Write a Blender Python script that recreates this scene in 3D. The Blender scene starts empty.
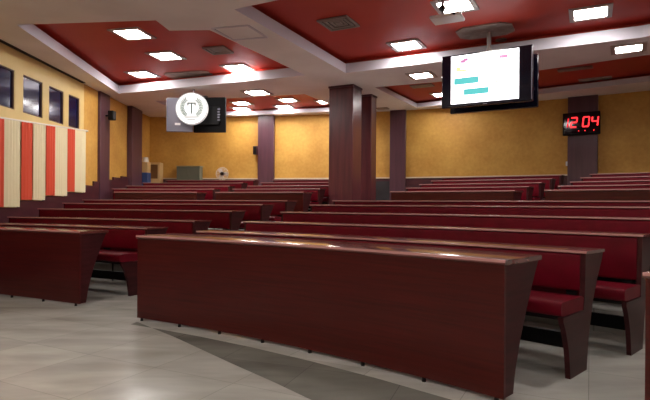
import bpy, bmesh, math, random
from mathutils import Vector, Matrix
from mathutils.geometry import tessellate_polygon
random.seed(7)
PI = math.pi
D2R = PI / 180
COL = bpy.context.scene.collection
sc = bpy.context.scene
F, CX, CY, EYE = 520.0, 325.0, 205.0, 1.05      # focal length in px, principal point, eye height


ROLL = .4 * PI / 180                              # the photograph leans a little clockwise


def up(x, y, h):
    """a photograph pixel met with the horizontal plane h above the eye -> ground-plan point"""
    x, y = (CX + (x - CX) * math.cos(ROLL) + (y - 200) * math.sin(ROLL), 200 - (x - CX) * math.sin(ROLL) + (y - 200) * math.cos(ROLL))
    Y = F * h / (CY - y)
    return ((x - CX) / F * Y, Y)


# ------------------------------------------------------------------ materials
def new_mat(name):
    m = bpy.data.materials.new(name)
    m.use_nodes = True
    nt = m.node_tree
    b = nt.nodes['Principled BSDF']
    return m, nt, b


def srgb(r, g, b):
    f = lambda c: (c / 255 / 12.92) if c / 255 <= .04045 else ((c / 255 + .055) / 1.055) ** 2.4
    return (f(r), f(g), f(b), 1)


def plain(name, rgb, rough=.5, metal=0, emit=None, estr=0, spec=.5, coat=0):
    m, nt, b = new_mat(name)
    b.inputs['Base Color'].default_value = srgb(*rgb)
    b.inputs['Roughness'].default_value = rough
    b.inputs['Metallic'].default_value = metal
    b.inputs['Specular IOR Level'].default_value = spec
    b.inputs['Coat Weight'].default_value = coat
    if emit:
        b.inputs['Emission Color'].default_value = srgb(*emit)
        b.inputs['Emission Strength'].default_value = estr
    return m


def mottled(name, c1, c2, scale=(4, 4, 4), rough=.4, detail=6, bump=0, spec=.5, lo=.35, hi=.65, bscale=None):
    """two tones mixed by noise in object space"""
    m, nt, b = new_mat(name)
    n = nt.nodes
    tc = n.new('ShaderNodeTexCoord')
    mp = n.new('ShaderNodeMapping')
    mp.inputs['Scale'].default_value = scale
    nz = n.new('ShaderNodeTexNoise')
    nz.inputs['Scale'].default_value = 1
    nz.inputs['Detail'].default_value = detail
    cr = n.new('ShaderNodeValToRGB')
    cr.color_ramp.elements[0].position = lo
    cr.color_ramp.elements[1].position = hi
    cr.color_ramp.elements[0].color = srgb(*c1)
    cr.color_ramp.elements[1].color = srgb(*c2)
    nt.links.new(tc.outputs['Object'], mp.inputs['Vector'])
    nt.links.new(mp.outputs['Vector'], nz.inputs['Vector'])
    nt.links.new(nz.outputs['Fac'], cr.inputs['Fac'])
    nt.links.new(cr.outputs['Color'], b.inputs['Base Color'])
    b.inputs['Roughness'].default_value = rough
    b.inputs['Specular IOR Level'].default_value = spec
    if bump:
        bp = n.new('ShaderNodeBump')
        bp.inputs['Strength'].default_value = bump
        bp.inputs['Distance'].default_value = .01
        nt.links.new(nz.outputs['Fac'], bp.inputs['Height'])
        nt.links.new(bp.outputs['Normal'], b.inputs['Normal'])
    return m


M = {}
M['panel'] = mottled('desk_wood', (54, 9, 9), (78, 17, 15), (2.2, 2.2, 70), .32, 5, lo=.25, hi=.8, spec=.35)
M['end'] = mottled('end_wood', (50, 16, 18), (64, 24, 26), (3, 3, 24), .4, 5, spec=.22)
M['top'] = mottled('ledge_wood', (84, 40, 38), (112, 60, 56), (6, 6, 30), .13, 4, spec=.9)
M['highlight'] = plain('painted_highlight_mauve', (176, 124, 122), .18, spec=.8)  # reflected highlight on the wood edges, put in as a mauve colour
M['red'] = mottled('red_leatherette', (92, 0, 18), (102, 0, 22), (9, 9, 9), .5, 4, bump=.05, spec=.18)
M['column'] = mottled('column_laminate', (80, 38, 44), (98, 48, 52), (14, 14, 1.2), .3, 4)
M['pilaster'] = mottled('pilaster_laminate', (78, 48, 58), (90, 56, 66), (14, 14, 1.2), .32, 4)
M['dado'] = mottled('dado_laminate', (64, 28, 36), (78, 36, 42), (3, 3, 10), .35, 4)
M['trim'] = plain('dado_trim', (205, 185, 160), .4)
M['metal'] = plain('dark_metal', (30, 26, 26), .4, .6)
M['steel'] = plain('steel', (170, 170, 175), .35, .8)
M['soffit'] = mottled('soffit_paint', (228, 225, 225), (240, 238, 238), (.8, .8, .8), .75, 4, lo=.4, hi=.6)
M['fascia'] = plain('white_fascia', (202, 198, 208), .65)
M['redceil'] = mottled('red_ceiling', (178, 48, 32), (186, 54, 36), (1, 1, 1), .55, 3)
M['frame'] = plain('fitting_grey', (180, 172, 168), .5)
M['diff'] = plain('diffuser_lit', (255, 255, 255), .5, emit=(255, 250, 246), estr=52)
M['vent'] = plain('vent_grey', (140, 128, 124), .5)
M['ventdark'] = plain('vent_dark', (60, 50, 48), .6)
M['plate'] = mottled('plate_grey', (138, 124, 118), (162, 148, 140), (9, 9, 9), .6)
M['black'] = plain('black_plastic', (9, 8, 10), .55, spec=.12)
M['matblack'] = plain('matt_black', (14, 13, 14), .6, spec=.2)
M['bezel'] = plain('screen_bezel', (12, 10, 22), .15)
M['silver'] = plain('silver_case', (118, 116, 128), .4, .3)
M['screen'] = plain('lit_screen', (255, 255, 255), .3, emit=(250, 250, 255), estr=1.6)
M['cyan'] = plain('screen_cyan', (20, 60, 60), .3, emit=(96, 205, 205), estr=.85)
M['pink'] = plain('screen_mauve', (150, 90, 130), .3, emit=(170, 110, 150), estr=1.0)
M['amber'] = plain('screen_amber', (220, 190, 120), .3, emit=(235, 205, 130), estr=1.1)
M['lilac'] = plain('screen_lilac', (205, 195, 215), .3, emit=(215, 205, 225), estr=1.2)
M['white'] = plain('white_paint', (235, 232, 232), .4)
M['emblem'] = plain('emblem_white', (246, 246, 248), .4, emit=(255, 255, 255), estr=.3)
M['leaf'] = plain('emblem_green', (84, 118, 100), .5)
M['staff'] = plain('emblem_dark', (52, 74, 66), .5)
M['faint'] = plain('emblem_grey', (160, 166, 168), .5)
M['led'] = plain('led_red', (255, 60, 60), .4, emit=(255, 42, 48), estr=2.2)
M['leddim'] = plain('led_red_dim', (190, 20, 40), .4, emit=(235, 30, 45), estr=1.2)
M['face'] = plain('clock_face', (30, 4, 10), .08)
M['coral'] = plain('blind_coral', (216, 78, 46), .75)
M['cream'] = plain('blind_cream', (232, 220, 180), .75)
M['winwall'] = mottled('cream_paint', (214, 186, 118), (222, 196, 130), (2, 2, 2), .55)
M['glass'] = plain('night_glass', (16, 18, 58), .12, spec=.5)
M['slot'] = plain('slot_dark', (30, 26, 24), .8)
M['box_green'] = plain('cabinet_grey_green', (96, 100, 84), .45)
M['box_side'] = plain('cabinet_side', (150, 138, 104), .45)
M['wood_light'] = plain('pale_wood', (206, 168, 112), .5)
M['mesh_brown'] = plain('brown_pad', (128, 88, 46), .8)
M['blue'] = plain('blue_plastic', (54, 74, 120), .4)
M['ply'] = plain('white_plastic', (214, 204, 190), .4)
M['fanblade'] = plain('fan_blade', (40, 30, 26), .4)
M['void'] = mottled('doorway_dark', (34, 28, 30), (50, 44, 48), (3, 3, 3), .5)


def wall_mat():
    m, nt, b = new_mat('yellow_acoustic_wall')
    n = nt.nodes
    tc = n.new('ShaderNodeTexCoord')
    nz = n.new('ShaderNodeTexNoise'); nz.inputs['Scale'].default_value = 14; nz.inputs['Detail'].default_value = 8
    n2 = n.new('ShaderNodeTexNoise'); n2.inputs['Scale'].default_value = 1.3; n2.inputs['Detail'].default_value = 3
    ad = n.new('ShaderNodeMath'); ad.operation = 'MULTIPLY_ADD'; ad.inputs[1].default_value = .55
    cr = n.new('ShaderNodeValToRGB')
    cr.color_ramp.elements[0].position = .5; cr.color_ramp.elements[0].color = srgb(180, 128, 48)
    cr.color_ramp.elements[1].position = 1.05; cr.color_ramp.elements[1].color = srgb(208, 160, 74)
    nt.links.new(tc.outputs['Object'], nz.inputs['Vector']); nt.links.new(tc.outputs['Object'], n2.inputs['Vector'])
    nt.links.new(nz.outputs['Fac'], ad.inputs[0]); nt.links.new(n2.outputs['Fac'], ad.inputs[2])
    nt.links.new(ad.outputs[0], cr.inputs['Fac'])
    nt.links.new(cr.outputs['Color'], b.inputs['Base Color'])
    b.inputs['Roughness'].default_value = .6
    return m


M['wall'] = wall_mat()


def floor_mat(name, c1, c2, cj, rough, rot):
    """polished stone slabs: veined tone, thin joints, slab to slab variation"""
    m, nt, b = new_mat(name)
    n = nt.nodes
    tc = n.new('ShaderNodeTexCoord')
    mp = n.new('ShaderNodeMapping'); mp.inputs['Rotation'].default_value = (0, 0, rot)
    br = n.new('ShaderNodeTexBrick')
    br.inputs['Scale'].default_value = 1
    br.inputs['Brick Width'].default_value = .62; br.inputs['Row Height'].default_value = .62
    br.inputs['Mortar Size'].default_value = .003; br.inputs['Mortar Smooth'].default_value = .6
    br.offset = 0
    br.inputs['Color1'].default_value = (.88, .88, .88, 1); br.inputs['Color2'].default_value = (1, 1, 1, 1)
    br.inputs['Mortar'].default_value = (.62, .62, .62, 1)
    nz = n.new('ShaderNodeTexNoise'); nz.inputs['Scale'].default_value = 2.6; nz.inputs['Detail'].default_value = 9
    nz.inputs['Distortion'].default_value = .3
    cr = n.new('ShaderNodeValToRGB')
    cr.color_ramp.elements[0].position = .22; cr.color_ramp.elements[0].color = srgb(*c1)
    cr.color_ramp.elements[1].position = .82; cr.color_ramp.elements[1].color = srgb(*c2)
    mx = n.new('ShaderNodeMix'); mx.data_type = 'RGBA'; mx.blend_type = 'MULTIPLY'
    mx.inputs[0].default_value = 1
    nt.links.new(tc.outputs['Object'], mp.inputs['Vector'])
    nt.links.new(mp.outputs['Vector'], br.inputs['Vector'])
    m2 = n.new('ShaderNodeMapping'); m2.inputs['Rotation'].default_value = (0, 0, rot + .5); m2.inputs['Scale'].default_value = (.45, 1.5, 1)
    nt.links.new(tc.outputs['Object'], m2.inputs['Vector'])
    nt.links.new(m2.outputs['Vector'], nz.inputs['Vector'])
    nt.links.new(nz.outputs['Fac'], cr.inputs['Fac'])
    nt.links.new(cr.outputs['Color'], mx.inputs[6]); nt.links.new(br.outputs['Color'], mx.inputs[7])
    nt.links.new(mx.outputs[2], b.inputs['Base Color'])
    n3 = n.new('ShaderNodeTexNoise'); n3.inputs['Scale'].default_value = 1.7; n3.inputs['Detail'].default_value = 5
    mr = n.new('ShaderNodeMapRange'); mr.inputs[3].default_value = rough - .05; mr.inputs[4].default_value = rough + .03
    nt.links.new(tc.outputs['Object'], n3.inputs['Vector'])
    nt.links.new(n3.outputs['Fac'], mr.inputs[0]); nt.links.new(mr.outputs[0], b.inputs['Roughness'])
    return m


M['floor'] = floor_mat('pale_stone', (152, 149, 141), (206, 202, 194), None, .23, 27 * D2R)
M['floordark'] = floor_mat('grey_stone', (92, 92, 86), (140, 138, 130), None, .23, 20 * D2R)


# ------------------------------------------------------------------ mesh helpers
class MB:
    def __init__(s):
        s.bm = bmesh.new()

    def poly(s, pts, mi=0):
        f = s.bm.faces.new([s.bm.verts.new(p) for p in pts]); f.material_index = mi
        return f

    def box(s, lo, hi, mat=None, mi=0):
        r = bmesh.ops.create_cube(s.bm, size=1)
        c = [(a + b) / 2 for a, b in zip(lo, hi)]; d = [b - a for a, b in zip(lo, hi)]
        for v in r['verts']:
            p = Vector((v.co.x * d[0] + c[0], v.co.y * d[1] + c[1], v.co.z * d[2] + c[2]))
            v.co = mat @ p if mat else p
        for f in {f for v in r['verts'] for f in v.link_faces}: f.material_index = mi

    def cyl(s, p0, p1, r0, r1=None, n=16, mi=0):
        p0, p1 = Vector(p0), Vector(p1); r1 = r0 if r1 is None else r1
        d = p1 - p0
        q = d.to_track_quat('Z', 'Y').to_matrix().to_4x4()
        r = bmesh.ops.create_cone(s.bm, cap_ends=True, segments=n, radius1=r0, radius2=r1, depth=d.length,
                                  matrix=Matrix.Translation((p0 + p1) / 2) @ q)
        for f in {f for v in r['verts'] for f in v.link_faces}: f.material_index = mi

    def ball(s, c, r, sx=1, sy=1, sz=1, mat=None):
        m = Matrix.Translation(c) @ (mat or Matrix()) @ Matrix.Diagonal((sx, sy, sz, 1))
        bmesh.ops.create_uvsphere(s.bm, u_segments=14, v_segments=8, radius=r, matrix=m)

    def torus(s, mat, R, r, a0=0, a1=2 * PI, n=40, k=8):
        closed = abs(a1 - a0 - 2 * PI) < 1e-6
        rings = []
        for i in range(n if closed else n + 1):
            a = a0 + (a1 - a0) * i / n
            rings.append([s.bm.verts.new(mat @ Vector(((R + r * math.cos(2 * PI * j / k)) * math.cos(a),
                          (R + r * math.cos(2 * PI * j / k)) * math.sin(a), r * math.sin(2 * PI * j / k)))) for j in range(k)])
        m = len(rings)
        for i in range(m if closed else m - 1):
            A, B = rings[i], rings[(i + 1) % m]
            for j in range(k):
                s.bm.faces.new((A[j], A[(j + 1) % k], B[(j + 1) % k], B[j]))

    def prism(s, pts2, fn0, fn1, mi=0):
        """polygon given in 2-D, mapped to its two ends by fn0 and fn1"""
        a = [s.bm.verts.new(fn0(*p)) for p in pts2]; b = [s.bm.verts.new(fn1(*p)) for p in pts2]
        fs = [s.bm.faces.new(a), s.bm.faces.new(b[::-1])]
        n = len(a)
        for i in range(n):
            fs.append(s.bm.faces.new((a[i], b[i], b[(i + 1) % n], a[(i + 1) % n])))
        for f in fs: f.material_index = mi

    def sweep(s, prof, C, R, t0, t1, z0=0, n=None, mi=0):
        """closed (r,z) profile carried along an arc about C, ends capped; angles in degrees from +Y towards +X"""
        if n is None: n = max(2, int(abs(t1 - t0) / .6))
        rings = []
        for i in range(n + 1):
            t = (t0 + (t1 - t0) * i / n) * D2R
            rings.append([s.bm.verts.new((C[0] + (R + r) * math.sin(t), C[1] + (R + r) * math.cos(t), z0 + z)) for r, z in prof])
        k = len(prof)
        for A, B in zip(rings, rings[1:]):
            for j in range(k):
                s.bm.faces.new((A[j], B[j], B[(j + 1) % k], A[(j + 1) % k])).material_index = mi
        s.bm.faces.new(rings[0]).material_index = mi
        s.bm.faces.new(rings[-1][::-1]).material_index = mi

    def build(s, name, mats, parent=None, bevel=0, smooth=False, seg=2):
        bm = s.bm
        bmesh.ops.recalc_face_normals(bm, faces=bm.faces)
        if parent is not None:
            inv = parent.matrix_basis.inverted()
            p = parent.parent
            if p: inv = parent.matrix_basis.inverted() @ p.matrix_basis.inverted()
            bmesh.ops.transform(bm, matrix=inv, verts=bm.verts)
        me = bpy.data.meshes.new(name); bm.to_mesh(me); bm.free()
        o = bpy.data.objects.new(name, me); COL.objects.link(o)
        for m in (mats if isinstance(mats, (list, tuple)) else [mats]): me.materials.append(m)
        if parent is not None: o.parent = parent
        if smooth:
            for p in me.polygons: p.use_smooth = True
        me.set_sharp_from_angle(angle=40 * D2R)
        if bevel:
            b = o.modifiers.new('bevel', 'BEVEL'); b.width = bevel; b.segments = seg; b.limit_method = 'ANGLE'
            b.angle_limit = 40 * D2R
        return o


def empty(name, loc, rz=0, label=None, cat=None, group=None):
    o = bpy.data.objects.new(name, None); COL.objects.link(o)
    o.location = loc; o.rotation_euler = (0, 0, rz)
    o.matrix_basis = Matrix.Translation(loc) @ Matrix.Rotation(rz, 4, 'Z')
    tag(o, label, cat, group)
    return o


def tag(o, label=None, cat=None, group=None, kind=None):
    if label: o['label'] = label
    if cat: o['category'] = cat
    if group: o['group'] = group
    if kind: o['kind'] = kind
    return o


def structure(o):
    o['kind'] = 'structure'; return o


def pol(C, R, t):
    return (C[0] + R * math.sin(t * D2R), C[1] + R * math.cos(t * D2R))


def rounded(r0, r1, z0, z1, k, seg=3):
    """rectangle profile with rounded corners"""
    pts = []
    for cx, cz, a in ((r1 - k, z1 - k, 0), (r0 + k, z1 - k, 90), (r0 + k, z0 + k, 180), (r1 - k, z0 + k, 270)):
        for i in range(seg + 1):
            t = (a + 90 * i / seg) * D2R
            pts.append((cx + k * math.cos(t), cz + k * math.sin(t)))
    return pts


# ------------------------------------------------------------------ plan of the hall
C0 = (-6.5, -4.7)                      # centre the curved rows are struck from
ROWR = [10.54, 11.46, 12.30, 13.12, 13.94, 14.72, 16.05, 16.87, 17.69, 18.51, 19.33]
ROWZ = [0, 0, .0, .19, .29, .36, .54, .63, .73, .84, .95]
WALLX = -5.15
CEIL = EYE + 2.54
CW, RW = (-5.51, -6.70), 21.95         # back wall arc


def ray_theta(px, R, C=C0):
    """angle on circle (C, R) that the photograph column px meets"""
    q = (px - CX) / F
    a = 1 + q * q; b = -2 * (q * C[0] + C[1]); c = C[0] ** 2 + C[1] ** 2 - R * R
    Y = (-b + math.sqrt(b * b - 4 * a * c)) / 2 / a
    return math.atan2(q * Y - C[0], Y - C[1]) / D2R


# left block: rows about their own centre
P1 = (-2.49, 5.28)
TL, RL = 28.0, 15.0
CL = (P1[0] - RL * math.sin(TL * D2R), P1[1] - RL * math.cos(TL * D2R))


def circ_line(C, R, p, d):
    px, py = p[0] - C[0], p[1] - C[1]
    a = d[0] ** 2 + d[1] ** 2; b = 2 * (px * d[0] + py * d[1]); c = px * px + py * py - R * R
    t = (-b + math.sqrt(b * b - 4 * a * c)) / 2 / a
    x, y = px + t * d[0], py + t * d[1]
    return math.atan2(x, y) / D2R


# ------------------------------------------------------------------ room shell
FZ = ROWZ
# floor: flat front, then arc steps
fb = MB()
fb.poly([(WALLX - .6, -6, 0), (12, -6, 0), (12, 18, 0), (WALLX - .6, 18, 0)])
structure(fb.build('floor', M['floor']))
db = MB()
edge = [up(137, 322, -EYE), up(175, 337.5, -EYE), up(230, 363, -EYE), up(275, 383, -EYE), up(315, 402, -EYE), (1.0, 2.15), (2.2, .9)]
back = [pol(C0, 10.40, t) for t in (53, 50, 47, 44, 41, 38, 35, 32, 29, 27.6)]
pl = [Vector((x, y, .002)) for x, y in edge + back]
tri = tessellate_polygon([pl])
vs = [db.bm.verts.new(v) for v in pl]
for t in tri: db.bm.faces.new([vs[i] for i in t])
structure(db.build('floor_border', M['floordark']))
tb = MB()
tier_edges = []
for k in range(2, 11):
    R0 = ROWR[k] - .47 if k != 6 else ROWR[5] + .55
    tier_edges.append((R0, ROWZ[k]))
for i, (R0, z) in enumerate(tier_edges):
    R1 = tier_edges[i + 1][0] + .02 if i + 1 < len(tier_edges) else 21.6
    zlo = 0
    if z > 0: tb.sweep([(R0, zlo), (R1, zlo), (R1, z), (R0, z)], C0, 0, 3.6, 66, 0, 42)
structure(tb.build('floor_tiers', M['floor']))

# back wall (arc): dado, trim strip, yellow acoustic upper wall
DADO = 1.81
wb = MB(); wb.sweep([(0, DADO), (.2, DADO), (.2, 4.2), (0, 4.2)], CW, RW, .5, 52, 0, 50)
structure(wb.build('wall_back', M['wall']))
wb = MB(); wb.sweep([(-.03, 0), (.2, 0), (.2, DADO - .035), (-.03, DADO - .035)], CW, RW, .5, 52, 0, 50)
structure(wb.build('wall_back_dado', M['dado']))
wb = MB(); wb.sweep([(-.045, DADO - .035), (.1, DADO - .035), (.1, DADO), (-.045, DADO)], CW, RW, .5, 52, 0, 50)
structure(wb.build('trim_1', M['trim']))
# right and front walls close the room
wb = MB(); wb.box((11.6, -6.2, 0), (11.8, 8.2, 4.2)); structure(wb.build('wall_right', M['wall']))
wb = MB(); wb.box((-5.8, -6.2, 0), (11.8, -6.0, 4.2)); structure(wb.build('wall_front', M['white']))
# left wall: yellow length, cream window length, stepped dado
WEND = 11.08
wb = MB()
wb.box((WALLX - .3, WEND, 0), (WALLX, 16.5, 4.2))
wb.box((WALLX - .3, -6.2, 0), (WALLX, -1, 4.2))
structure(wb.build('wall_left', M['wall']))
wins = [(7.98, 8.60), (8.85, 9.46), (9.68, 10.22), (10.42, 10.88)]
WB, WT = 2.59, 3.24
wb = MB()
wb.box((WALLX - .3, -1, 0), (WALLX, WEND, WB))
wb.box((WALLX - .3, -1, WT), (WALLX, WEND, 4.2))
ys = [-1] + [v for w in wins for v in w] + [WEND]
for a, b in zip(ys[::2], ys[1::2]): wb.box((WALLX - .3, a, WB), (WALLX, b, WT))
structure(wb.build('wall_left_window_bay', M['winwall']))
for i, (a, b) in enumerate(wins):
    f = MB()
    w = .02
    f.box((WALLX - .07, a, WB), (WALLX - .01, a + w, WT)); f.box((WALLX - .07, b - w, WB), (WALLX - .01, b, WT))
    f.box((WALLX - .07, a + w, WB), (WALLX - .01, b - w, WB + w)); f.box((WALLX - .07, a + w, WT - w), (WALLX - .01, b - w, WT))
    wo = structure(f.build('window_%d' % (i + 1), plain('window_frame_brown', (88, 62, 48), .5)))
    g = MB(); g.box((WALLX - .05, a + w, WB + w), (WALLX - .035, b - w, WT - w))
    g.build('pane', M['glass'], wo)
steps = [(-1, 8.68, .97), (8.68, 9.46, 1.09), (9.46, 10.24, 1.18), (10.24, 11.05, 1.27), (11.05, 11.5, 1.44), (11.5, 11.85, 1.54),
         (11.85, 12.57, 1.62), (12.57, 13.06, 1.69), (13.06, 13.5, 1.74), (13.5, 15.6, 1.76)]
wb = MB()
for a, b, z in steps:
    cuts = [a] + sorted(v for v in (11.75, 12.28, 13.5, 14.25) if a < v < b) + [b]
    for u, v in zip(cuts, cuts[1:]):
        q = (u + v) / 2
        if 11.75 < q < 12.28 or 13.5 < q < 14.25: continue
        wb.box((WALLX, u, 0), (WALLX + .04, v, z))
structure(wb.build('wall_left_dado', M['dado']))
# slot along the wall top
wb = MB(); wb.box((WALLX + .02, 3, CEIL - .012), (WALLX + .09, 10.95, CEIL - .0005)); structure(wb.build('trim_2', M['slot']))

# ---- ceiling: soffit slab with four openings, white fascias, red recesses
TH, REC = .18, .27
big = [(-1.2, 6.77), (.38, 10.0), (4.73, 7.78), (7.2, 5.6), (4.9, 2.9), (2.0, 5.1)]
left = [(-4.42, 7.42), (-2.36, 7.20), (-2.30, 7.62), (-1.70, 7.59), (-.40, 10.2), (-4.78, 12.01)]
rl = [pol(C0, 17.68, 7.4), pol(C0, 17.68, 13), pol(C0, 17.68, 19.9), pol(C0, 19.98, 20.6), pol(C0, 19.93, 13), pol(C0, 19.85, 7.6)]
rr = [pol(C0, 17.6, 25.4), pol(C0, 17.85, 33), pol(C0, 17.9, 42), pol(C0, 17.9, 50), pol(C0, 20.2, 50), pol(C0, 20.0, 41), pol(C0, 20.0, 33), pol(C0, 20.2, 26)]
outer = [(-5.5, -6.2), (11.8, -6.2), (11.8, 9)] + [pol(CW, RW + .12, t) for t in range(52, 0, -2)] + [(-5.5, 15.2)]
holes = [big, left, rl, rr]
depths = [(TH, REC), (TH, REC), (.11, .16), (.11, .16)]     # fascia height and recess height of each opening


def ccw(p):
    a = sum(x0 * y1 - x1 * y0 for (x0, y0), (x1, y1) in zip(p, p[1:] + p[:1]))
    return p if a > 0 else p[::-1]


holes = [ccw(h) for h in holes]
outer = ccw(outer)
cb = MB()
loops = [[Vector((x, y, 0)) for x, y in p] for p in [outer] + [h[::-1] for h in holes]]
flat = [v for l in loops for v in l]
tris = tessellate_polygon(loops)
for z in (CEIL, CEIL + TH):
    vs = [cb.bm.verts.new((v.x, v.y, z)) for v in flat]
    for t in tris:
        try: cb.bm.faces.new([vs[i] for i in t])
        except ValueError: pass
for h, (th_, rec_) in zip(holes, depths):
    for (x0, y0), (x1, y1) in zip(h, h[1:] + h[:1]):
        cb.poly([(x0, y0, CEIL), (x1, y1, CEIL), (x1, y1, CEIL + th_), (x0, y0, CEIL + th_)], 1)
structure(cb.build('ceiling', [M['soffit'], M['fascia']]))


def grow(p, d):
    """offset a counter-clockwise polygon outwards by d"""
    out = []
    n = len(p)
    for i in range(n):
        a, b, c = Vector(p[i - 1]), Vector(p[i]), Vector(p[(i + 1) % n])
        e0, e1 = (b - a).normalized(), (c - b).normalized()
        n0, n1 = Vector((e0.y, -e0.x)), Vector((e1.y, -e1.x))
        m = (n0 + n1)
        m = m / max(.35, m.length_squared) * 2
        out.append((b.x + m.x * d, b.y + m.y * d))
    return out


for h, (th_, rec_) in zip(holes, depths):
    g = grow(h, .16)
    rb = MB()
    loop = [Vector((x, y, 0)) for x, y in g]
    tr = tessellate_polygon([loop])
    for z in (CEIL + rec_, CEIL + rec_ + .05):
        vs = [rb.bm.verts.new((v.x, v.y, z)) for v in loop]
        for t in tr: rb.bm.faces.new([vs[i] for i in t])
    for (x0, y0), (x1, y1) in zip(g, g[1:] + g[:1]):
        rb.poly([(x0, y0, CEIL + th_), (x1, y1, CEIL + th_), (x1, y1, CEIL + rec_ + .05), (x0, y0, CEIL + rec_ + .05)])
    structure(rb.build('ceiling_recess', M['redceil']))

# access panel outline on the beam
pb = MB()
pa = [up(212, 28, 2.54), up(248, 25, 2.54), up(267, 37, 2.54)]
pa.append((pa[0][0] + pa[2][0] - pa[1][0], pa[0][1] + pa[2][1] - pa[1][1]))
cxp = sum(p[0] for p in pa) / 4; cyp = sum(p[1] for p in pa) / 4
for i in range(4):
    a, b = Vector(pa[i]), Vector(pa[(i + 1) % 4])
    d = (b - a).normalized(); nn = Vector((-d.y, d.x)) * .018
    pb.prism([(0, 0), (1, 0), (1, 1), (0, 1)],
             lambda u, v, a=a, d=d, nn=nn, L=(b - a).length: (*(a + d * (u * L) + nn * (v * 2 - 1)), CEIL - .012),
             lambda u, v, a=a, d=d, nn=nn, L=(b - a).length: (*(a + d * (u * L) + nn * (v * 2 - 1)), CEIL))
tag(pb.build('ceiling_hatch', M['fascia']), 'thin pale rectangular hatch outline on the grey ceiling beam', 'hatch')

# ------------------------------------------------------------------ columns
def column(px_corner, py_corner, wt, wr, yaw, label):
    x, y = up(px_corner, py_corner, 2.54)
    t = Vector((math.cos(yaw * D2R), -math.sin(yaw * D2R))); r = Vector((math.sin(yaw * D2R), math.cos(yaw * D2R)))
    p = Vector((x, y))
    R = math.hypot(x - C0[0], y - C0[1])
    zf = max([z for R0, z in tier_edges if R0 < R - .05] or [0])
    zf = min(zf, .47) - .0
    c = p - t * wt / 2 + r * wr / 2
    e = empty('column', (c.x, c.y, 0), -yaw * D2R, label, 'column', 'wood-clad columns in the aisle')
    b = MB()
    m = Matrix.Translation((c.x, c.y, 0)) @ Matrix.Rotation(-yaw * D2R, 4, 'Z')
    b.box((-wt / 2, -wr / 2, 0), (wt / 2, wr / 2, CEIL - .04), m)
    b.build('shaft', M['column'], e, .012)
    b = MB(); b.box((-wt / 2 - .012, -wr / 2 - .012, CEIL - .04), (wt / 2 + .012, wr / 2 + .012, CEIL), m)
    b.build('cap', M['pilaster'], e)
    return e


column(353, 84, .56, .47, 27, 'large square maroon wood-clad column, the nearer of the aisle pair')
column(371.5, 94, .5, .32, 27, 'narrower maroon column standing just behind the large square column')


def pilaster(px, w, d, label):
    t = ray_theta(px, RW, CW)
    x, y = pol(CW, RW, t)
    m = Matrix.Translation((x, y, 0)) @ Matrix.Rotation(-t * D2R, 4, 'Z')
    b = MB(); b.box((-w / 2, -d, 0), (w / 2, .05, CEIL), m)
    o = b.build('pilaster', M['pilaster'], None, .008)
    tag(o, label, 'pilaster', 'purple wood pilasters on the back wall')
    return m, t


pm1, _ = pilaster(266.5, .47, .12, 'purple-brown pilaster on the yellow back wall left of the large column')
pm2, _ = pilaster(398, .42, .12, 'purple-brown back wall pilaster just right of the two aisle columns')
pm3, _ = pilaster(582.5, .62, .12, 'purple-brown pilaster on the back wall carrying the red digital clock')
b = MB(); b.box((WALLX, 11.75, 0), (WALLX + .06, 12.28, CEIL))
tag(b.build('pilaster', M['pilaster'], None, .006), 'dark pilaster on the left yellow wall carrying a small black speaker', 'pilaster')
b = MB(); b.box((WALLX, 13.5, 0), (-5.02, 14.25, CEIL))
tag(b.build('corner_column', M['pilaster'], None, .008), 'purple-brown column near the back left corner against the left wall', 'column')

# wall door, dark opening beside the column
t = ray_theta(384, RW, CW)
x, y = pol(CW, RW - .03, t)
m = Matrix.Translation((x, y, 0)) @ Matrix.Rotation(-t * D2R, 4, 'Z')
b = MB(); b.box((-.24, -.02, .95), (.2, .0, 1.70), m)
o = structure(b.build('door_1', M['void']))

# ------------------------------------------------------------------ benches and desks
BH = .765           # ledge height


def side_panel(mb, C, R, th, z0, prof, inward):
    """end board: (r,z) outline, 30 mm thick along the arc, lying inward of th"""
    dt = .032 / R / D2R * inward
    mb.prism(prof, lambda r, z: (*pol(C, R + r, th), z0 + z), lambda r, z: (*pol(C, R + r, th + dt), z0 + z))


DESK_END = [(0, .03), (.11, .03), (.14, .16), (.20, .32), (.28, .48), (.37, .64), (.43, BH - .03), (0, BH - .03)]
BENCH_END = [(-.245, 0), (.03, 0), (.06, .20), (.13, .42), (.22, .58), (.30, .69), (.325, BH - .0203), (0, BH - .0203), (-.01, .52), (-.03, .39),
             (-.36, .39), (-.36, .365), (-.325, .31), (-.295, .24), (-.272, .17), (-.255, .08)]


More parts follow.
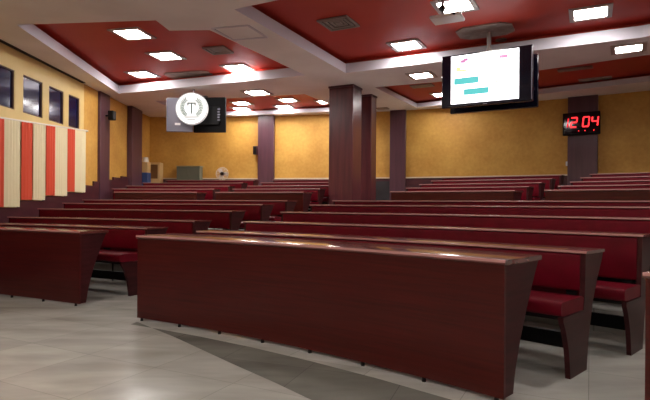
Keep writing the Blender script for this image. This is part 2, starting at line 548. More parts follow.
def desk(C, R, t0, t1, z0, label, group, feet=6, dp=.455):
    tm = (t0 + t1) / 2
    e = empty('desk', (*pol(C, R + .15, tm), z0), -tm * D2R, label, 'desk', group)
    a = MB(); a.sweep([(0, .026), (.022, .026), (.022, BH - .028), (0, BH - .028)], C, R, t0, t1, z0)
    a.build('front_panel', M['panel'], e, smooth=True)
    a = MB(); a.sweep(rounded(-.012, dp, BH - .028, BH, .011, 3), C, R, t0 - .05, t1 + .05, z0)
    a.build('top', M['top'], e, smooth=True)
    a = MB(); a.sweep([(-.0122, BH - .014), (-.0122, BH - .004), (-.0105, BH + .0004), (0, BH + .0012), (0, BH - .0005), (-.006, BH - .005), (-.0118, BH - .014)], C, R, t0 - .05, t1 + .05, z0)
    o = a.build('painted_highlight', M['highlight'], e, smooth=True); o['label'] = 'painted highlight along the front edge'  # pale strip painted where the desk edge catches light
    q = .032 / R / D2R
    ep = [(r * (dp / .455) if r > 0 else .0225, z) for r, z in DESK_END]
    for th, s in ((t0, 1), (t1, -1)):
        a = MB(); side_panel(a, C, R, th, z0, ep, s); a.build('end_panel', M['end'], e)
    a = MB(); a.sweep([(.0225, .50), (.2, .50), (.2, .515), (.0225, .515)], C, R, t0 + q, t1 - q, z0)
    a.build('shelf', M['end'], e)
    for i in range(feet):
        t = t0 + .25 + (t1 - t0 - .5) * i / (feet - 1)
        p = pol(C, R + .012, t)
        a = MB(); a.cyl((*p, z0), (*p, z0 + .028), .014, .012, 8); a.build('foot', M['metal'], e)
    return e


def bench(C, R, t0, t1, z0, label, group, mids=2, bh=BH):
    tm = (t0 + t1) / 2
    e = empty('bench', (*pol(C, R, tm), z0), -tm * D2R, label, 'bench', group)
    q = .033 / R / D2R
    a, bq = t0 + q, t1 - q
    b = MB(); b.sweep(rounded(-.385, -.015, .395, .482, .03), C, R, t0 + .02, t1 - .02, z0)
    b.build('seat', M['red'], e, smooth=True)
    b = MB(); b.sweep([(-.35, .372), (-.03, .372), (-.03, .3945), (-.35, .3945)], C, R, a, bq, z0)
    b.build('seat_board', M['metal'], e)
    b = MB(); b.sweep(rounded(-.012, .045, .505, bh - .0225, .014), C, R, t0 + .02 if False else a, bq, z0)
    b.build('backrest', M['red'], e, smooth=True)
    b = MB(); b.sweep([(.0455, .505), (.064, .505), (.064, bh - .0205), (.0455, bh - .0205)], C, R, a, bq, z0)
    b.build('backboard', M['end'], e)
    b = MB(); b.sweep(rounded(-.018, .33, bh - .02, bh, .009, 3), C, R, t0 - .05, t1 + .05, z0)
    b.build('ledge', M['top'], e, smooth=True)
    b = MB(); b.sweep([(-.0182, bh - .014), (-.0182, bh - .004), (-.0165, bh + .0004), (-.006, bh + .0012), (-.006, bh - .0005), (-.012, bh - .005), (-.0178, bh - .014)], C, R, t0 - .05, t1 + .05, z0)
    o = b.build('painted_highlight', M['highlight'], e, smooth=True); o['label'] = 'painted highlight along the front edge'  # pale strip painted where the ledge edge catches light
    for th, s in ((t0, 1), (t1, -1)):
        b = MB(); side_panel(b, C, R, th, z0, [(r, z + bh - BH if z > .5 else z) for r, z in BENCH_END], s); b.build('end_panel', M['end'], e)
    b = MB(); b.sweep([(.0, .12), (.03, .12), (.03, .22), (.0, .22)], C, R, a, bq, z0)
    b.build('rail', M['matblack'], e)
    n = max(2, int((t1 - t0) * D2R * R / .55))
    for i in range(n + 1):
        t = a + .3 + (bq - a - .6) * i / n
        b = MB(); b.sweep([(.01, .46), (.035, .46), (.035, .515), (.01, .515)], C, R, t - .16, t + .16, z0, 1)
        b.build('bracket', M['matblack'], e)
    for i in range(mids):
        t = t0 + (t1 - t0) * (i + 1) / (mids + 1)
        b = MB()
        for rr_ in (-.3, -.03):
            b.cyl((*pol(C, R + rr_, t), z0), (*pol(C, R + rr_, t), z0 + .372), .011, n=8)
        b.cyl((*pol(C, R - .3, t), z0 + .34), (*pol(C, R - .03, t), z0 + .34), .009, n=8)
        b.build('leg', M['metal'], e)
    return e


ordn = ['first', 'second', 'third', 'fourth', 'fifth', 'sixth']
# centre block, front section
T0C = [27.2, 26.7, 26.7, 26.8, 26.8, 26.8]
T1C = [45.0, 45.5, 46.0, 45.8, 45.9, 46.0]
desk(C0, ROWR[0], T0C[0], T1C[0], 0, 'long curved dark wood desk at the front of the centre block, nearest the camera', 'front row desks', 8)
where_c = ['', 'directly behind the long centre front desk', 'second red bench behind the long centre front desk', 'third red bench behind the long centre front desk',
           'fourth red bench behind the long centre front desk', 'rearmost of the front centre block, its back to the big column']
for k in range(1, 6):
    lab = ('red bench ' + where_c[k]) if k in (1, 5) else where_c[k]
    bench(C0, ROWR[k], T0C[k], T1C[k], ROWZ[k], lab, 'red benches of the front centre block', 3, .845 if k == 2 else BH)
# left block, front section
AD = (.437, .90)
for k in range(6):
    R = RL + (ROWR[k] - ROWR[0])
    t1 = circ_line(CL, R, P1, AD)
    x0 = WALLX + .12
    t0 = math.asin((x0 - CL[0]) / (R - .0)) / D2R + .25
    if k == 0:
        desk(CL, R, t0, t1, 0, 'dark wood front desk at the left edge, separate from the long centre desk', 'front row desks', 6, .34)
    else:
        lab = ['', 'red bench directly behind the left-hand front desk, its seat seen through the aisle gap',
               'second red bench behind the left-hand front desk, reaching the stepped left wall',
               'third red bench behind the left-hand front desk, beneath the striped blinds',
               'fourth red bench behind the left-hand front desk, beneath the striped blinds',
               'last red bench of the front left block, before the wood-fronted row'][k]
        bench(CL, R, t0, t1, ROWZ[k], lab, 'red benches of the front left block', 2, .83 if k == 2 else BH)
# right block, only its left ends reach the picture
desk(C0, ROWR[0], 48.58, 58, 0, 'dark wood desk cut by the right edge of the picture, across the aisle', 'front row desks', 5)
bench(C0, ROWR[1], 48.58, 58, 0, 'red bench across the right aisle, behind the desk at the right edge', 'red benches of the right block', 2)

# rear section
R7 = ROWR[6]
rear = [('left wall', 7.0, ray_theta(196.5, R7)), ('inner left', ray_theta(216, R7), ray_theta(303, R7)),
        ('middle', ray_theta(391, R7), ray_theta(514, R7)), ('right', ray_theta(545, R7), 54.0)]
desc = {'left wall': 'rear block beside the left wall', 'inner left': 'rear block left of big column',
        'middle': 'rear block right of big column', 'right': 'rear block under the clock'}
for nm, a0, a1 in rear:
    desk(C0, R7, a0, a1, ROWZ[6], 'dark wood-fronted desk heading the ' + desc[nm], 'rear section desks', 5)
    for k in range(7, 11):
        R = ROWR[k]
        t0 = a0 if nm != 'left wall' else math.asin((WALLX + .12 - C0[0]) / R) / D2R + .3
        if k == 9 and nm == 'left wall': pass
        if nm == 'left wall' and R > 18: t0 = math.asin((WALLX + (.62 if k == 10 else .24) - C0[0]) / R) / D2R + .3
        bench(C0, R, t0, a1, ROWZ[k], '%s red bench behind wood-fronted desk, %s' % (['', '', '', '', '', '', '', 'first', 'second', 'third', 'fourth'][k], desc[nm]),
              'red benches of the rear section', 1)

# ------------------------------------------------------------------ ceiling fittings
RZ = CEIL + REC
RZ2 = CEIL + .16


def ceiling_light(px, py, plane, yaw, label, size=.56):
    h = plane - EYE
    x, y = up(px, py, h)
    e = empty('ceiling_light', (x, y, plane), yaw * D2R, label, 'ceiling light', 'square ceiling light panels')
    m = Matrix.Translation((x, y, plane)) @ Matrix.Rotation(yaw * D2R, 4, 'Z')
    s = size / 2; d = s - .07
    f = MB()
    f.box((-s, -s, -.02), (s, -d, -.0005), m); f.box((-s, d, -.02), (s, s, -.0005), m)
    f.box((-s, -d, -.02), (-d, d, -.0005), m); f.box((d, -d, -.02), (s, d, -.0005), m)
    f.build('frame', M['frame'], e)
    f = MB(); f.box((-d, -d, -.014), (d, d, -.001), m)
    f.build('diffuser', M['diff'], e)
    return e


ceiling_light(132.5, 33.5, RZ, -13, 'square lit panel in the left red recess, nearest the front edge')
ceiling_light(166, 55.5, RZ, -14, 'square lit panel in the left red recess, second from the front')
ceiling_light(142.5, 74, RZ, -14, 'square lit panel in the left red recess, near its back left corner')
ceiling_light(238, 67.5, RZ, -18, 'square lit panel in the left red recess, above and right of the round emblem')
ceiling_light(406.5, 45, RZ, -27, 'square lit panel in the large red recess, left of the lit television')
ceiling_light(455, 5, RZ, -27, 'square lit panel in the large red recess beside the projector')
ceiling_light(590.5, 12.5, RZ, -27, 'square lit panel in the large red recess, right of the lit television')
ceiling_light(257, 92.3, CEIL, -19, 'square lit panel on the grey beam right of the round emblem')
ceiling_light(288, 99.8, RZ2, -19, 'square lit panel in the back left recess, third along from the dark televisions', .5)
ceiling_light(241.5, 102.9, RZ2, -17, 'square lit panel in back left recess, front of the two by dark televisions', .5)
ceiling_light(241.5, 108.4, RZ2, -16, 'square lit panel in back left recess, rear of the two by dark televisions', .5)
ceiling_light(284, 106.4, RZ2, -18, 'square lit panel in the back left recess, close to its back edge', .5)
ceiling_light(326, 101.5, RZ2, -21, 'square lit panel partly hidden by the left side of the big column', .5)
ceiling_light(421.5, 75, CEIL, -27, 'square lit panel on the grey beam left of the lit television', .5)
ceiling_light(442, 94.2, RZ2, -27, 'square lit panel in the back right recess, partly behind the lit television', .5)
ceiling_light(628.5, 48, CEIL, -30, 'square lit panel on the grey beam at the far right', .5)


def vent(px, py, plane, yaw, s, label):
    x, y = up(px, py, plane - EYE)
    e = empty('ceiling_vent', (x, y, plane), yaw * D2R, label, 'vent', 'square air vents in the red ceiling')
    m = Matrix.Translation((x, y, plane)) @ Matrix.Rotation(yaw * D2R, 4, 'Z')
    b = MB(); b.box((-s / 2, -s / 2, -.006), (s / 2, s / 2, -.0005), m); b.build('backing', M['ventdark'], e)
    for i, q in enumerate((.5, .36, .22)):
        b = MB(); a = s * q; c = a - .035
        z0, z1 = -.03 + .006 * i, -.0065
        b.box((-a, -a, z0), (a, -c, z1), m); b.box((-a, c, z0), (a, a, z1), m)
        b.box((-a, -c, z0), (-c, c, z1), m); b.box((c, -c, z0), (a, c, z1), m)
        b.build('louvre', M['vent'], e)
    b = MB(); b.box((-.05, -.05, -.02), (.05, .05, -.0065), m); b.build('centre', M['vent'], e)


vent(338.5, 22.5, RZ, -27, .5, 'square grey air vent in the large red recess, left of the projector')
vent(218, 49.5, RZ, -16, .42, 'square dark air vent in the left red recess near its right edge')


def ceiling_plate(px, py, plane, yaw, sx, sy, name, label, cat, cut=.06):
    x, y = up(px, py, plane - EYE)
    m = Matrix.Translation((x, y, plane)) @ Matrix.Rotation(yaw * D2R, 4, 'Z')
    b = MB()
    a, c = sx / 2, sy / 2
    pts = [(-a + cut, -c), (a - cut, -c), (a, -c + cut), (a, c - cut), (a - cut, c), (-a + cut, c), (-a, c - cut), (-a, -c + cut)]
    b.prism(pts, lambda u, v: m @ Vector((u, v, -.02)), lambda u, v: m @ Vector((u, v, -.0005)))
    return tag(b.build(name, M['plate']), label, cat), (x, y)


ceiling_plate(575, 68.5, RZ2, -32, .62, .2, 'access_plate', 'long pale plate in the back right red recess, right of the lit television', 'plate', .01)
ceiling_plate(595, 78.5, RZ2, -32, .62, .2, 'access_plate', 'long pale plate in the back right red recess, nearest the digital clock', 'plate', .01)
ceiling_plate(422, 85.5, RZ2, -27, .5, .28, 'access_plate', 'faint grey plate in the back right red recess, just left of the lit television', 'plate', .01)
ceiling_plate(382.5, 108.2, CEIL, -24, .32, .22, 'access_plate', 'small dark plate on the ceiling just right of the aisle columns', 'plate', .01)
ceiling_plate(501, 39.5, RZ, -27, .18, .14, 'ceiling_rose', 'small pale round-cornered plate behind the lit television mount', 'plate', .04)

# ------------------------------------------------------------------ televisions
def tv_pole(x, y, z0, z1, name_loc, label, px):
    pass


def television(loc, yaw, w, h, d, label, lit=False, back_to_viewer=False, case='bezel', mount=None):
    """television whose front faces local -Y"""
    m = Matrix.Translation(loc) @ Matrix.Rotation(yaw * D2R, 4, 'Z')
    e = empty('television', loc, yaw * D2R, label, 'television', 'ceiling-hung televisions')
    b = MB(); b.box((-w / 2, -d / 2, -h / 2), (w / 2, d / 2, h / 2), m)
    b.build('case', M[case], e, .012)
    b = MB(); b.box((-w * .32, d / 2 + .0005, -h * .3), (w * .32, d / 2 + .05, h * .22), m)
    b.build('rear_housing', M['matblack'], e, .015)
    return e, m


# lit television pair under the large recess
mtv, (mx_, my_) = ceiling_plate(485, 30.5, RZ, -27, .86, .62, 'mount_plate', 'grey octagonal ceiling plate above the lit television', 'plate', .14)
TW, THH, TD = 1.40, .85, .07
tx, ty = mx_ - .02, my_ - .12
tz = EYE + (CY - 77) / F * ty
e, m = television((tx, ty, tz), -30, TW, THH, TD, 'large television hanging from the ceiling with a bright white lit screen', True)
sw = 1.05
f0 = -TD / 2
sx0 = -.545
b = MB(); b.box((sx0, f0 - .004, -.375), (sx0 + sw, f0 - .0005, .40), m); scr = b.build('screen', M['screen'], e)
def mark(x0, z0, x1, z1, mat, nm):
    g = MB(); g.box((sx0 + sw * x0, f0 - .007, -.375 + .775 * z0), (sx0 + sw * x1, f0 - .0045, -.375 + .775 * z1), m)
    g.build(nm, M[mat], scr)
mark(.05, .40, .42, .53, 'cyan', 'button_graphic'); mark(.20, .17, .57, .29, 'cyan', 'button_graphic')
mark(.15, .84, .22, .90, 'pink', 'picture_graphic'); mark(.19, .87, .26, .93, 'pink', 'picture_graphic')
mark(.72, .84, .84, .90, 'pink', 'picture_graphic'); mark(.76, .80, .86, .85, 'lilac', 'picture_graphic')
mark(.08, .68, .15, .76, 'amber', 'picture_graphic'); mark(.14, .66, .24, .70, 'amber', 'picture_graphic')
mark(.60, .70, .78, .715, 'lilac', 'picture_graphic'); mark(.76, .33, .86, .41, 'lilac', 'picture_graphic')
mark(.66, .37, .72, .40, 'amber', 'picture_graphic')
b = MB(); b.box((-.03, f0 - .006, -.41), (.03, f0 - .0005, -.402), m); b.build('brand_plate', M['steel'], e)
b = MB(); b.box((TW / 2 - .02, f0 - .004, -.4), (TW / 2 - .006, f0 - .0005, .4), m); b.build('side_strip', M['silver'], e)
r_ = Vector((math.sin(30 * D2R), math.cos(30 * D2R), 0)); t_ = Vector((math.cos(30 * D2R), -math.sin(30 * D2R), 0))
l2 = Vector((tx, ty, tz)) + r_ * .42 + t_ * .02 + Vector((0, 0, -.03))
e2, m2 = television(tuple(l2), -30 + 180, 1.40, .84, .07, 'black television mounted back to back behind the lit television')
b = MB(); b.box((-.66, -.039, -.37), (.66, -.0355, .38), m2); b.build('screen', M['face'], e2)
# hanger
cp = Vector((tx, ty, 0)) + r_ * .21
he = empty('television_hanger', (cp.x, cp.y, RZ - .02), 0, 'steel ceiling pole with bracket holding the lit television pair', 'bracket')
b = MB(); b.cyl((cp.x, cp.y, tz - .1), (cp.x, cp.y, RZ - .0205), .035); b.build('pole', M['vent'], he)
b = MB()
mm = Matrix.Translation((cp.x, cp.y, tz)) @ Matrix.Rotation(-30 * D2R, 4, 'Z')
b.box((-.22, -.12, -.14), (.22, -.09, -.08), mm); b.box((-.22, .09, -.14), (.22, .12, -.08), mm); b.box((-.04, -.12, -.14), (.04, .12, -.08), mm)
b.build('bracket', M['metal'], he)

# dark television pair with the round emblem sign
ceiling_plate(191, 75.5, RZ, -14, 1.05, .7, 'mount_plate', 'grey octagonal ceiling plate above the round emblem sign', 'plate', .12)
X2, Y2 = up(194, 77, RZ - EYE)
zc = EYE + (CY - 116.6) / F * Y2
h2 = 35 / F * Y2
wpx = lambda p: p / F * Y2
xc = (195 - CX) / F * Y2
eb, mb = television((xc + .31, Y2 + .03, zc + .02), -6 + 180, wpx(33), h2, .07, 'black television with its back to the stage, right of the round emblem', case='black')
b = MB(); b.box((-wpx(33) / 2 + .02, -.039, -h2 / 2 + .02), (wpx(33) / 2 - .02, -.0355, h2 / 2 - .02), mb); b.build('screen', M['face'], eb)
for i in range(5):
    b = MB(); b.box((-.26 + .012 * (i % 2), .0855, -.14 + .06 * i), (-.2, .09, -.11 + .06 * i), mb); b.build('socket_panel', M['silver'], eb)
el, ml = television((xc - .33, Y2 - .06, zc), 4, wpx(26), h2 * .96, .07, 'silver-cased television half hidden behind the left side of the round emblem', case='silver')
b = MB(); b.box((-wpx(26) / 2 + .02, -.039, -h2 / 2 + .15), (wpx(26) / 2 - .02, -.0355, h2 / 2 - .04), ml); b.build('screen', M['silver'], el)
b = MB(); b.box((-.10, -.043, -h2 / 2 + .16), (.02, -.0395, -h2 / 2 + .21), ml); b.build('sticker', M['white'], el)
he = empty('television_hanger', (X2, Y2, RZ - .02), 0, 'steel ceiling pole holding the dark televisions and round emblem', 'bracket')
yb = Y2 - .012
b = MB(); b.cyl((X2, Y2, zc + h2 / 2 + .046), (X2, Y2, RZ - .0205), .022); b.build('pole', M['steel'], he)
b = MB(); b.box((X2 - .3, Y2 - .05, zc + h2 / 2 + .024), (X2 + .3, Y2 + .05, zc + h2 / 2 + .045)); b.build('crossbar', M['metal'], he)

# emblem
ye = Y2 - .22
xe = (191.2 - CX) / F * ye; ze = EYE + (CY - 109.6) / F * ye; re = 16.3 / F * ye
e = empty('emblem_sign', (xe, ye, ze), 0, 'round white hanging sign with a green laurel wreath and staff emblem', 'sign')
b = MB(); b.cyl((xe, ye - .03, ze), (xe, ye + .03, ze), re, n=56); b.build('disc', M['emblem'], e, .008)
b = MB()
fm = Matrix.Translation((xe, ye - .033, ze)) @ Matrix.Rotation(PI / 2, 4, 'X')
b.torus(fm, re * .97, .008); b.build('rim', M['faint'], e)
for s in (-1, 1):
    b = MB()
    for ring, rr0, n in ((0, .50, 11), (1, .66, 13)):
        for i in range(n):
            a = (-55 + 110 * i / (n - 1)) * D2R
            cx_ = xe + s * re * rr0 * math.cos(a); cz_ = ze + re * .08 + re * rr0 * math.sin(a)
            mt = Matrix.Rotation(-s * (a + (.5 if ring else -.4)), 4, 'Y')
            b.ball((cx_, ye - .032, cz_), re * .075, 1.0 if ring else 1, .12, .42, mt)
    b.torus(fm @ Matrix.Translation((0, re * .08, 0)), re * .58, .006, *((-55 * D2R, 55 * D2R) if s > 0 else (125 * D2R, 235 * D2R)), n=24, k=6)
    b.build('laurel', M['leaf'], e)
b = MB()
b.box((xe - re * .04, ye - .036, ze - re * .32), (xe + re * .04, ye - .0305, ze + re * .30))
b.box((xe - re * .26, ye - .036, ze + re * .28), (xe + re * .26, ye - .0305, ze + re * .36))
for s in (-1, 1):
    b.box((xe + s * re * .22 - re * .035, ye - .036, ze + re * .17), (xe + s * re * .22 + re * .035, ye - .0305, ze + re * .285))
b.build('staff', M['staff'], e)
b = MB()
for w, z in ((.34, -.50), (.42, -.60), (.26, -.70)):
    b.box((xe - re * w, ye - .034, ze + re * z), (xe + re * w, ye - .0305, ze + re * (z + .045)))
b.build('lettering_band', M['faint'], e)
b = MB(); b.cyl((xe, ye, ze + re - .01), (X2, Y2 - .06, zc + h2 / 2 + .04), .008); b.build('hanger', M['metal'], e)

# projector on ceiling arm
py_ = 6.75
pxx = (446 - CX) / F * py_
pz = EYE + (CY - 17.5) / F * py_
e = empty('projector', (pxx, py_, RZ), -27 * D2R, 'small white projector on a ceiling arm beside the front light panel', 'projector')
m = Matrix.Translation((pxx, py_, pz)) @ Matrix.Rotation(-27 * D2R, 4, 'Z')
b = MB(); b.box((-.2, -.14, -.025), (.2, .14, .02), m); b.build('body', M['white'], e, .015)
b = MB(); b.cyl(m @ Vector((-.06, .0, .0205)), m @ Vector((-.06, 0, RZ - pz - .0105)), .02); b.build('pole', M['steel'], e)
b = MB(); b.ball(m @ Vector((-.06, -.03, .13)), .045); b.build('joint', M['metal'], e)
b = MB(); b.box((-.14, -.08, RZ - pz - .01), (.04, .08, RZ - pz - .0005), m); b.build('ceiling_base', M['silver'], e)
b = MB(); b.cyl(m @ Vector((.12, -.141, -.002)), m @ Vector((.12, -.16, -.002)), .018); b.build('lens', M['black'], e)

# ------------------------------------------------------------------ clock
cw_, ch_ = .77, .51
m = pm3 @ Matrix.Translation((-.02, -.17, EYE + (CY - 122.3) / F * 11.95))
loc = m.translation.copy()
rzc = m.to_euler().z
e = empty('digital_clock', tuple(loc), rzc, 'black wall clock with red digits reading 12 04 on the right pilaster', 'clock')
b = MB(); b.box((-cw_ / 2, -.05, -ch_ / 2), (cw_ / 2, .049, ch_ / 2), m); b.build('case', M['black'], e, .012)
b = MB(); b.box((-cw_ / 2 + .03, -.054, -ch_ / 2 + .03), (cw_ / 2 - .03, -.0505, ch_ / 2 - .03), m); b.build('face', M['face'], e)
SEG = {'0': 'abcdef', '1': 'bc', '2': 'abged', '4': 'fgbc'}
def digit(ch, x, mat, s=1.0):
    W, H, T = .12 * s, .215 * s, .028
    b = MB()
    sh = lambda z: z * .1
    R = {'a': (-W / 2, W / 2, H / 2), 'g': (-W / 2, W / 2, 0), 'd': (-W / 2, W / 2, -H / 2)}
    for c in SEG[ch]:
        if c in R:
            x0, x1, z = R[c]
            b.prism([(x0, z - T / 2), (x1, z - T / 2), (x1, z + T / 2), (x0, z + T / 2)],
                    lambda u, v: m @ Vector((x + u + sh(v), -.0585, v + .03)), lambda u, v: m @ Vector((x + u + sh(v), -.0545, v + .03)))
        else:
            xx = W / 2 if c in 'bc' else -W / 2
            z0, z1 = (0, H / 2) if c in 'bf' else (-H / 2, 0)
            b.prism([(xx - T / 2, z0 + .008), (xx + T / 2, z0 + .008), (xx + T / 2, z1 - .008), (xx - T / 2, z1 - .008)],
                    lambda u, v: m @ Vector((x + u + sh(v), -.0585, v + .03)), lambda u, v: m @ Vector((x + u + sh(v), -.0545, v + .03)))
    o = b.build('digit', M[mat], e)
digit('1', -.335, 'leddim'); digit('2', -.15, 'led'); digit('0', .10, 'led'); digit('4', .28, 'led')
b = MB()
for xx in (-.03, .1, .28): b.ball(m @ Vector((xx - .02, -.055, -.17)), .011)
b.build('indicator_lamps', M['led'], e)

# ------------------------------------------------------------------ small wall things
def wall_speaker(loc, yaw, w, d, h, label, mat='matblack'):
    m = Matrix.Translation(loc) @ Matrix.Rotation(yaw * D2R, 4, 'Z')
    e = empty('wall_speaker', loc, yaw * D2R, label, 'speaker', 'small wall speakers')
    b = MB(); b.box((-w / 2, -d / 2, -h / 2), (w / 2, d / 2, h / 2), m); b.build('cabinet', M[mat], e, .01)
    b = MB(); b.box((-w / 2 + .015, -d / 2 - .006, -h / 2 + .015), (w / 2 - .015, -d / 2 - .0005, h / 2 - .015), m); b.build('grille', M['metal'], e)
    b = MB(); b.cyl(m @ Vector((0, d / 2 - .005, 0)), m @ Vector((0, d / 2 + .09, 0)), .02); b.build('bracket', M['metal'], e)


YS = 12.0
wall_speaker((WALLX + .06 + .16, 12.0, EYE + (CY - 117) / F * YS), 90 - 10,   .13, .13, .21, 'small black speaker on the left wall pilaster')
sp = pm1 @ Vector((-.235 - .07, -.10, EYE + (CY - 151) / F * 14.9))
wall_speaker(tuple(sp), math.degrees(pm1.to_euler().z), .12, .14, .24, 'small brown speaker on the side of the back wall pilaster', 'dado')
b = MB(); sp = pm3 @ Vector((-.33, -.06, EYE + (CY - 161.5) / F * 12.0))
mm = Matrix.Translation(sp) @ Matrix.Rotation(pm3.to_euler().z, 4, 'Z')
b.box((-.02, -.03, -.05), (.02, .03, .05), mm)
o = b.build('wall_switch', M['white'], None, .006); tag(o, 'tiny white switch on the left side of the clock pilaster', 'switch')

# blinds: rail plus coral and cream strips cut to the stepped dado
r0, r1 = (7.2, 2.31), (11.15, 2.60)
e = empty('blind_rail', (WALLX + .05, 9, 2.5), 0, 'thin pale curtain rail running above the striped blinds', 'curtain rail')
b = MB(); b.cyl((WALLX + .05, r0[0], r0[1]), (WALLX + .05, r1[0], r1[1]), .018, n=8); b.build('rail', M['ply'], e)
for yy in (7.6, 8.72, 9.6, 10.4, 11.1):
    zz = r0[1] + (yy - r0[0]) / (r1[0] - r0[0]) * (r1[1] - r0[1])
    b = MB(); b.box((WALLX + .0005, yy - .015, zz - .02), (WALLX + .05, yy + .015, zz + .02)); b.build('bracket', M['ply'], e)
strips = [(7.2, 8.02, 'cream', 1.0, 'cream blind strip at the far left edge of the wall'), (8.05, 8.33, 'coral', .97, 'coral blind strip at the left edge of the picture'),
          (8.34, 8.78, 'cream', .97, 'first full cream blind strip from the left'),
          (8.82, 9.16, 'coral', 1.09, 'second coral blind strip from the left, under the second window'), (9.17, 9.56, 'cream', 1.09, 'second cream blind strip from the left'),
          (9.59, 9.88, 'coral', 1.18, 'third coral blind strip from the left'), (9.89, 10.34, 'cream', 1.18, 'third cream blind strip from the left'),
          (10.38, 10.66, 'coral', 1.27, 'coral blind strip farthest from the camera'), (10.67, 11.12, 'cream', 1.27, 'cream blind strip farthest from the camera, beside the yellow wall')]
for a, c, mat, zb, lab in strips[1:]:
    a -= .12; c -= .12
    b = MB()
    n = max(8, int((c - a) / .02))
    top = []; bot = []
    zt = lambda yy: r0[1] + (yy - r0[0]) / (r1[0] - r0[0]) * (r1[1] - r0[1]) - .012
    for off in (0, .006):
        for i in range(n + 1):
            yy = a + (c - a) * i / n
            xx = WALLX + .062 + .012 * math.sin(i * 2 * PI / 4.2) + off
            top.append(b.bm.verts.new((xx, yy, zt(yy)))); bot.append(b.bm.verts.new((xx, yy, zb + .012)))
    N = n + 1
    for s in (0, N):
        for i in range(n): b.bm.faces.new((top[s + i], top[s + i + 1], bot[s + i + 1], bot[s + i]))
    for i in range(n):
        b.bm.faces.new((top[i], top[i + 1], top[N + i + 1], top[N + i])); b.bm.faces.new((bot[i], bot[i + 1], bot[N + i + 1], bot[N + i]))
    for i in (0, n): b.bm.faces.new((top[i], bot[i], bot[N + i], top[N + i]))
    o = b.build('blind_strip', M[mat]); tag(o, lab, 'blind', 'striped blinds on the left wall')

# ---- things at the back left
def back_pt(px, off):
    t = ray_theta(px, RW - off, CW)
    return pol(CW, RW - off, t), t

BZ = .95
def at_back(px, off):
    (x, y), t = back_pt(px, off)
    return Matrix.Translation((x, y, BZ)) @ Matrix.Rotation(-t * D2R, 4, 'Z'), y

m, yy = at_back(189.5, .21)
zt = EYE + (CY - 167) / F * yy - BZ
e = empty('steel_cabinet', tuple(m.translation), m.to_euler().z, 'low grey-green metal cabinet against the back wall left of the white fan', 'cabinet')
b = MB(); b.box((-.34, -.14, .0), (.34, .14, zt - .02), m); b.build('body', M['box_green'], e, .01)
b = MB(); b.box((-.36, -.15, zt - .0195), (.36, .15, zt), m); b.build('top', M['box_side'], e)
for s in (-1, 1):
    b = MB(); b.box((.17 * s - .16, -.149, .05), (.17 * s + .16, -.1405, zt - .06), m); d = b.build('door', M['box_green'], e)
    b = MB(); b.box((.17 * s - s * .12 - .01, -.16, zt / 2), (.17 * s - s * .12 + .01, -.1495, zt / 2 + .1), m); b.build('handle', M['steel'], d)

m, yy = at_back(153.5, .2)
z0_, z1_ = EYE + (CY - 180) / F * yy - BZ, EYE + (CY - 164) / F * yy - BZ
e = empty('air_cooler', tuple(m.translation), m.to_euler().z, 'pale box-framed air cooler with a brown square pad in the back left corner', 'cooler')
w = .225
b = MB()
b.box((-w, -.15, 0), (w, .15, z0_), m); b.box((-w, -.15, z1_ - .06), (w, .15, z1_), m); b.box((-w, -.15, z0_), (-w + .06, .15, z1_ - .06), m); b.box((w - .06, -.15, z0_), (w, .15, z1_ - .06), m)
b.build('frame', M['wood_light'], e)
b = MB(); b.box((-w + .06, -.10, z0_), (w - .06, .10, z1_ - .06), m); b.build('pad', M['mesh_brown'], e)

m, yy = at_back(145.2, .72)
e = empty('water_dispenser', tuple(m.translation), m.to_euler().z, 'pale dispenser with a blue lower part beside the corner column', 'dispenser')
zb_ = EYE + (CY - 183) / F * yy - BZ; zm_ = EYE + (CY - 174) / F * yy - BZ; zt_ = EYE + (CY - 160) / F * yy - BZ
b = MB(); b.box((-.11, -.13, 0), (.11, .13, zm_), m); b.build('base', M['blue'], e, .01)
b = MB(); b.box((-.105, -.12, zm_ + .0005), (.105, .12, zt_ - .1), m); b.build('body', M['wood_light'], e, .01)
b = MB(); b.cyl(m @ Vector((0, 0, zt_ - .0995)), m @ Vector((0, 0, zt_ + .04)), .09, .07); b.build('bottle', M['ply'], e)

m, yy = at_back(222, .30)
zf = EYE + (CY - 174.5) / F * yy - BZ
e = empty('pedestal_fan', tuple(m.translation), m.to_euler().z, 'round white pedestal fan with dark hub against the yellow back wall', 'fan')
b = MB(); b.cyl(m @ Vector((0, .06, 0)), m @ Vector((0, .06, .03)), .18, .15, 24); b.cyl(m @ Vector((0, .06, .031)), m @ Vector((0, .06, zf - .02)), .018); b.build('stand', M['ply'], e)
fmx = m @ Matrix.Translation((0, 0, zf)) @ Matrix.Rotation(PI / 2, 4, 'X')
b = MB()
for rr_ in (.18, .15, .12, .09): b.torus(fmx @ Matrix.Translation((0, 0, .03 if rr_ < .17 else 0)), rr_, .007 if rr_ > .17 else .004, n=32, k=6)
for i in range(12):
    a = i * PI / 6
    b.cyl(fmx @ Vector((.05 * math.cos(a), .05 * math.sin(a), .034)), fmx @ Vector((.18 * math.cos(a), .18 * math.sin(a), 0)), .004, n=6)
b.build('cage', M['ply'], e)
b = MB(); b.cyl(fmx @ Vector((0, 0, -.06)), fmx @ Vector((0, 0, .045)), .05, n=20); b.build('hub', M['fanblade'], e)
b = MB()
for i in range(3):
    a = i * 2 * PI / 3
    mt = fmx @ Matrix.Rotation(a, 4, 'Z') @ Matrix.Translation((.1, 0, .0)) @ Matrix.Rotation(.4, 4, 'X')
    b.box((-.055, -.05, -.003), (.06, .05, .003), mt)
b.build('blades', M['ply'], e)

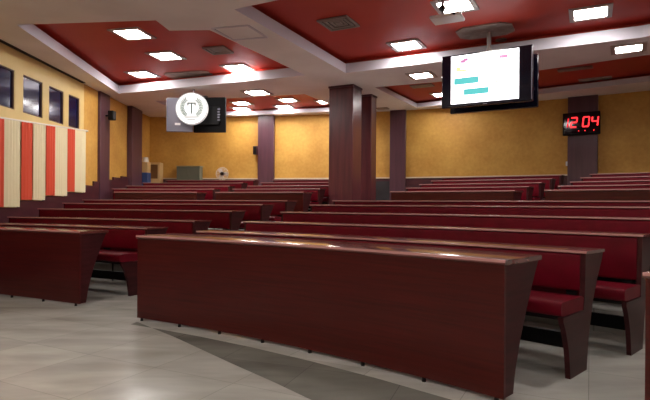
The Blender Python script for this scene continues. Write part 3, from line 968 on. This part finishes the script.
# ------------------------------------------------------------------ added ceiling panels out of view, put in to brighten the hall
def added_light(x, y, label):
    e = empty('ceiling_light', (x, y, CEIL), 0, label, 'ceiling light', 'square ceiling light panels')  # unseen panel, added for extra light
    f = MB(); s, d = .28, .21
    z0, z1 = CEIL - .02, CEIL - .0005
    f.box((x - s, y - s, z0), (x + s, y - d, z1)); f.box((x - s, y + d, z0), (x + s, y + s, z1))
    f.box((x - s, y - d, z0), (x - d, y + d, z1)); f.box((x + d, y - d, z0), (x + s, y + d, z1))
    f.build('frame', M['frame'], e)
    f = MB(); f.box((x - d, y - d, CEIL - .014), (x + d, y + d, CEIL - .001)); f.build('diffuser', M['diff'], e)


added_light(-2.5, 3.6, 'added lit panel over the stage floor on the left, above the picture')
added_light(-1.2, 1.0, 'added lit panel over the stage floor near the camera, above the picture')
for x, y, lab in ((-3.2, -1.2, 'added lit panel above the stage behind the camera, left of the middle'), (.8, -1.2, 'added lit panel above the stage behind the camera, in the middle'),
                  (-3.2, -4, 'added lit panel near the stage wall, left of the middle'), (.8, -4, 'added lit panel near the stage wall, in the middle'),
                  (5, -1.2, 'added lit panel above the stage behind the camera, to the right'), (5, -4, 'added lit panel near the stage wall, to the right'), (-1.2, -2.6, 'added lit panel over the stage between the two rows, left'), (2.9, -2.6, 'added lit panel over the stage between the two rows, right'), (8.5, -2.6, 'added lit panel over the stage by the right wall'), (8.5, 3, 'added lit panel above the far right seats, outside the picture')):
    added_light(x, y, lab)
added_light(2.4, 3.6, 'added lit panel over the right aisle, above the picture')

w = bpy.data.worlds.new('world'); sc.world = w
w.use_nodes = True
w.node_tree.nodes['Background'].inputs[0].default_value = (.01, .012, .02, 1)
w.node_tree.nodes['Background'].inputs[1].default_value = .3

# ------------------------------------------------------------------ camera
cam = bpy.data.cameras.new('camera')
cam.sensor_width = 36; cam.lens = F / 650 * 36
cam.shift_y = (CY - 200) / 650
cam.clip_start = .05
co = bpy.data.objects.new('camera', cam); COL.objects.link(co)
co.location = (0, 0, EYE); co.rotation_euler = (PI / 2, -ROLL, 0)
sc.camera = co
vs_ = sc.view_settings
vs_.view_transform = 'Standard'; vs_.look = 'None'; vs_.gamma = 1; vs_.use_curve_mapping = False
vs_.exposure = 0.27
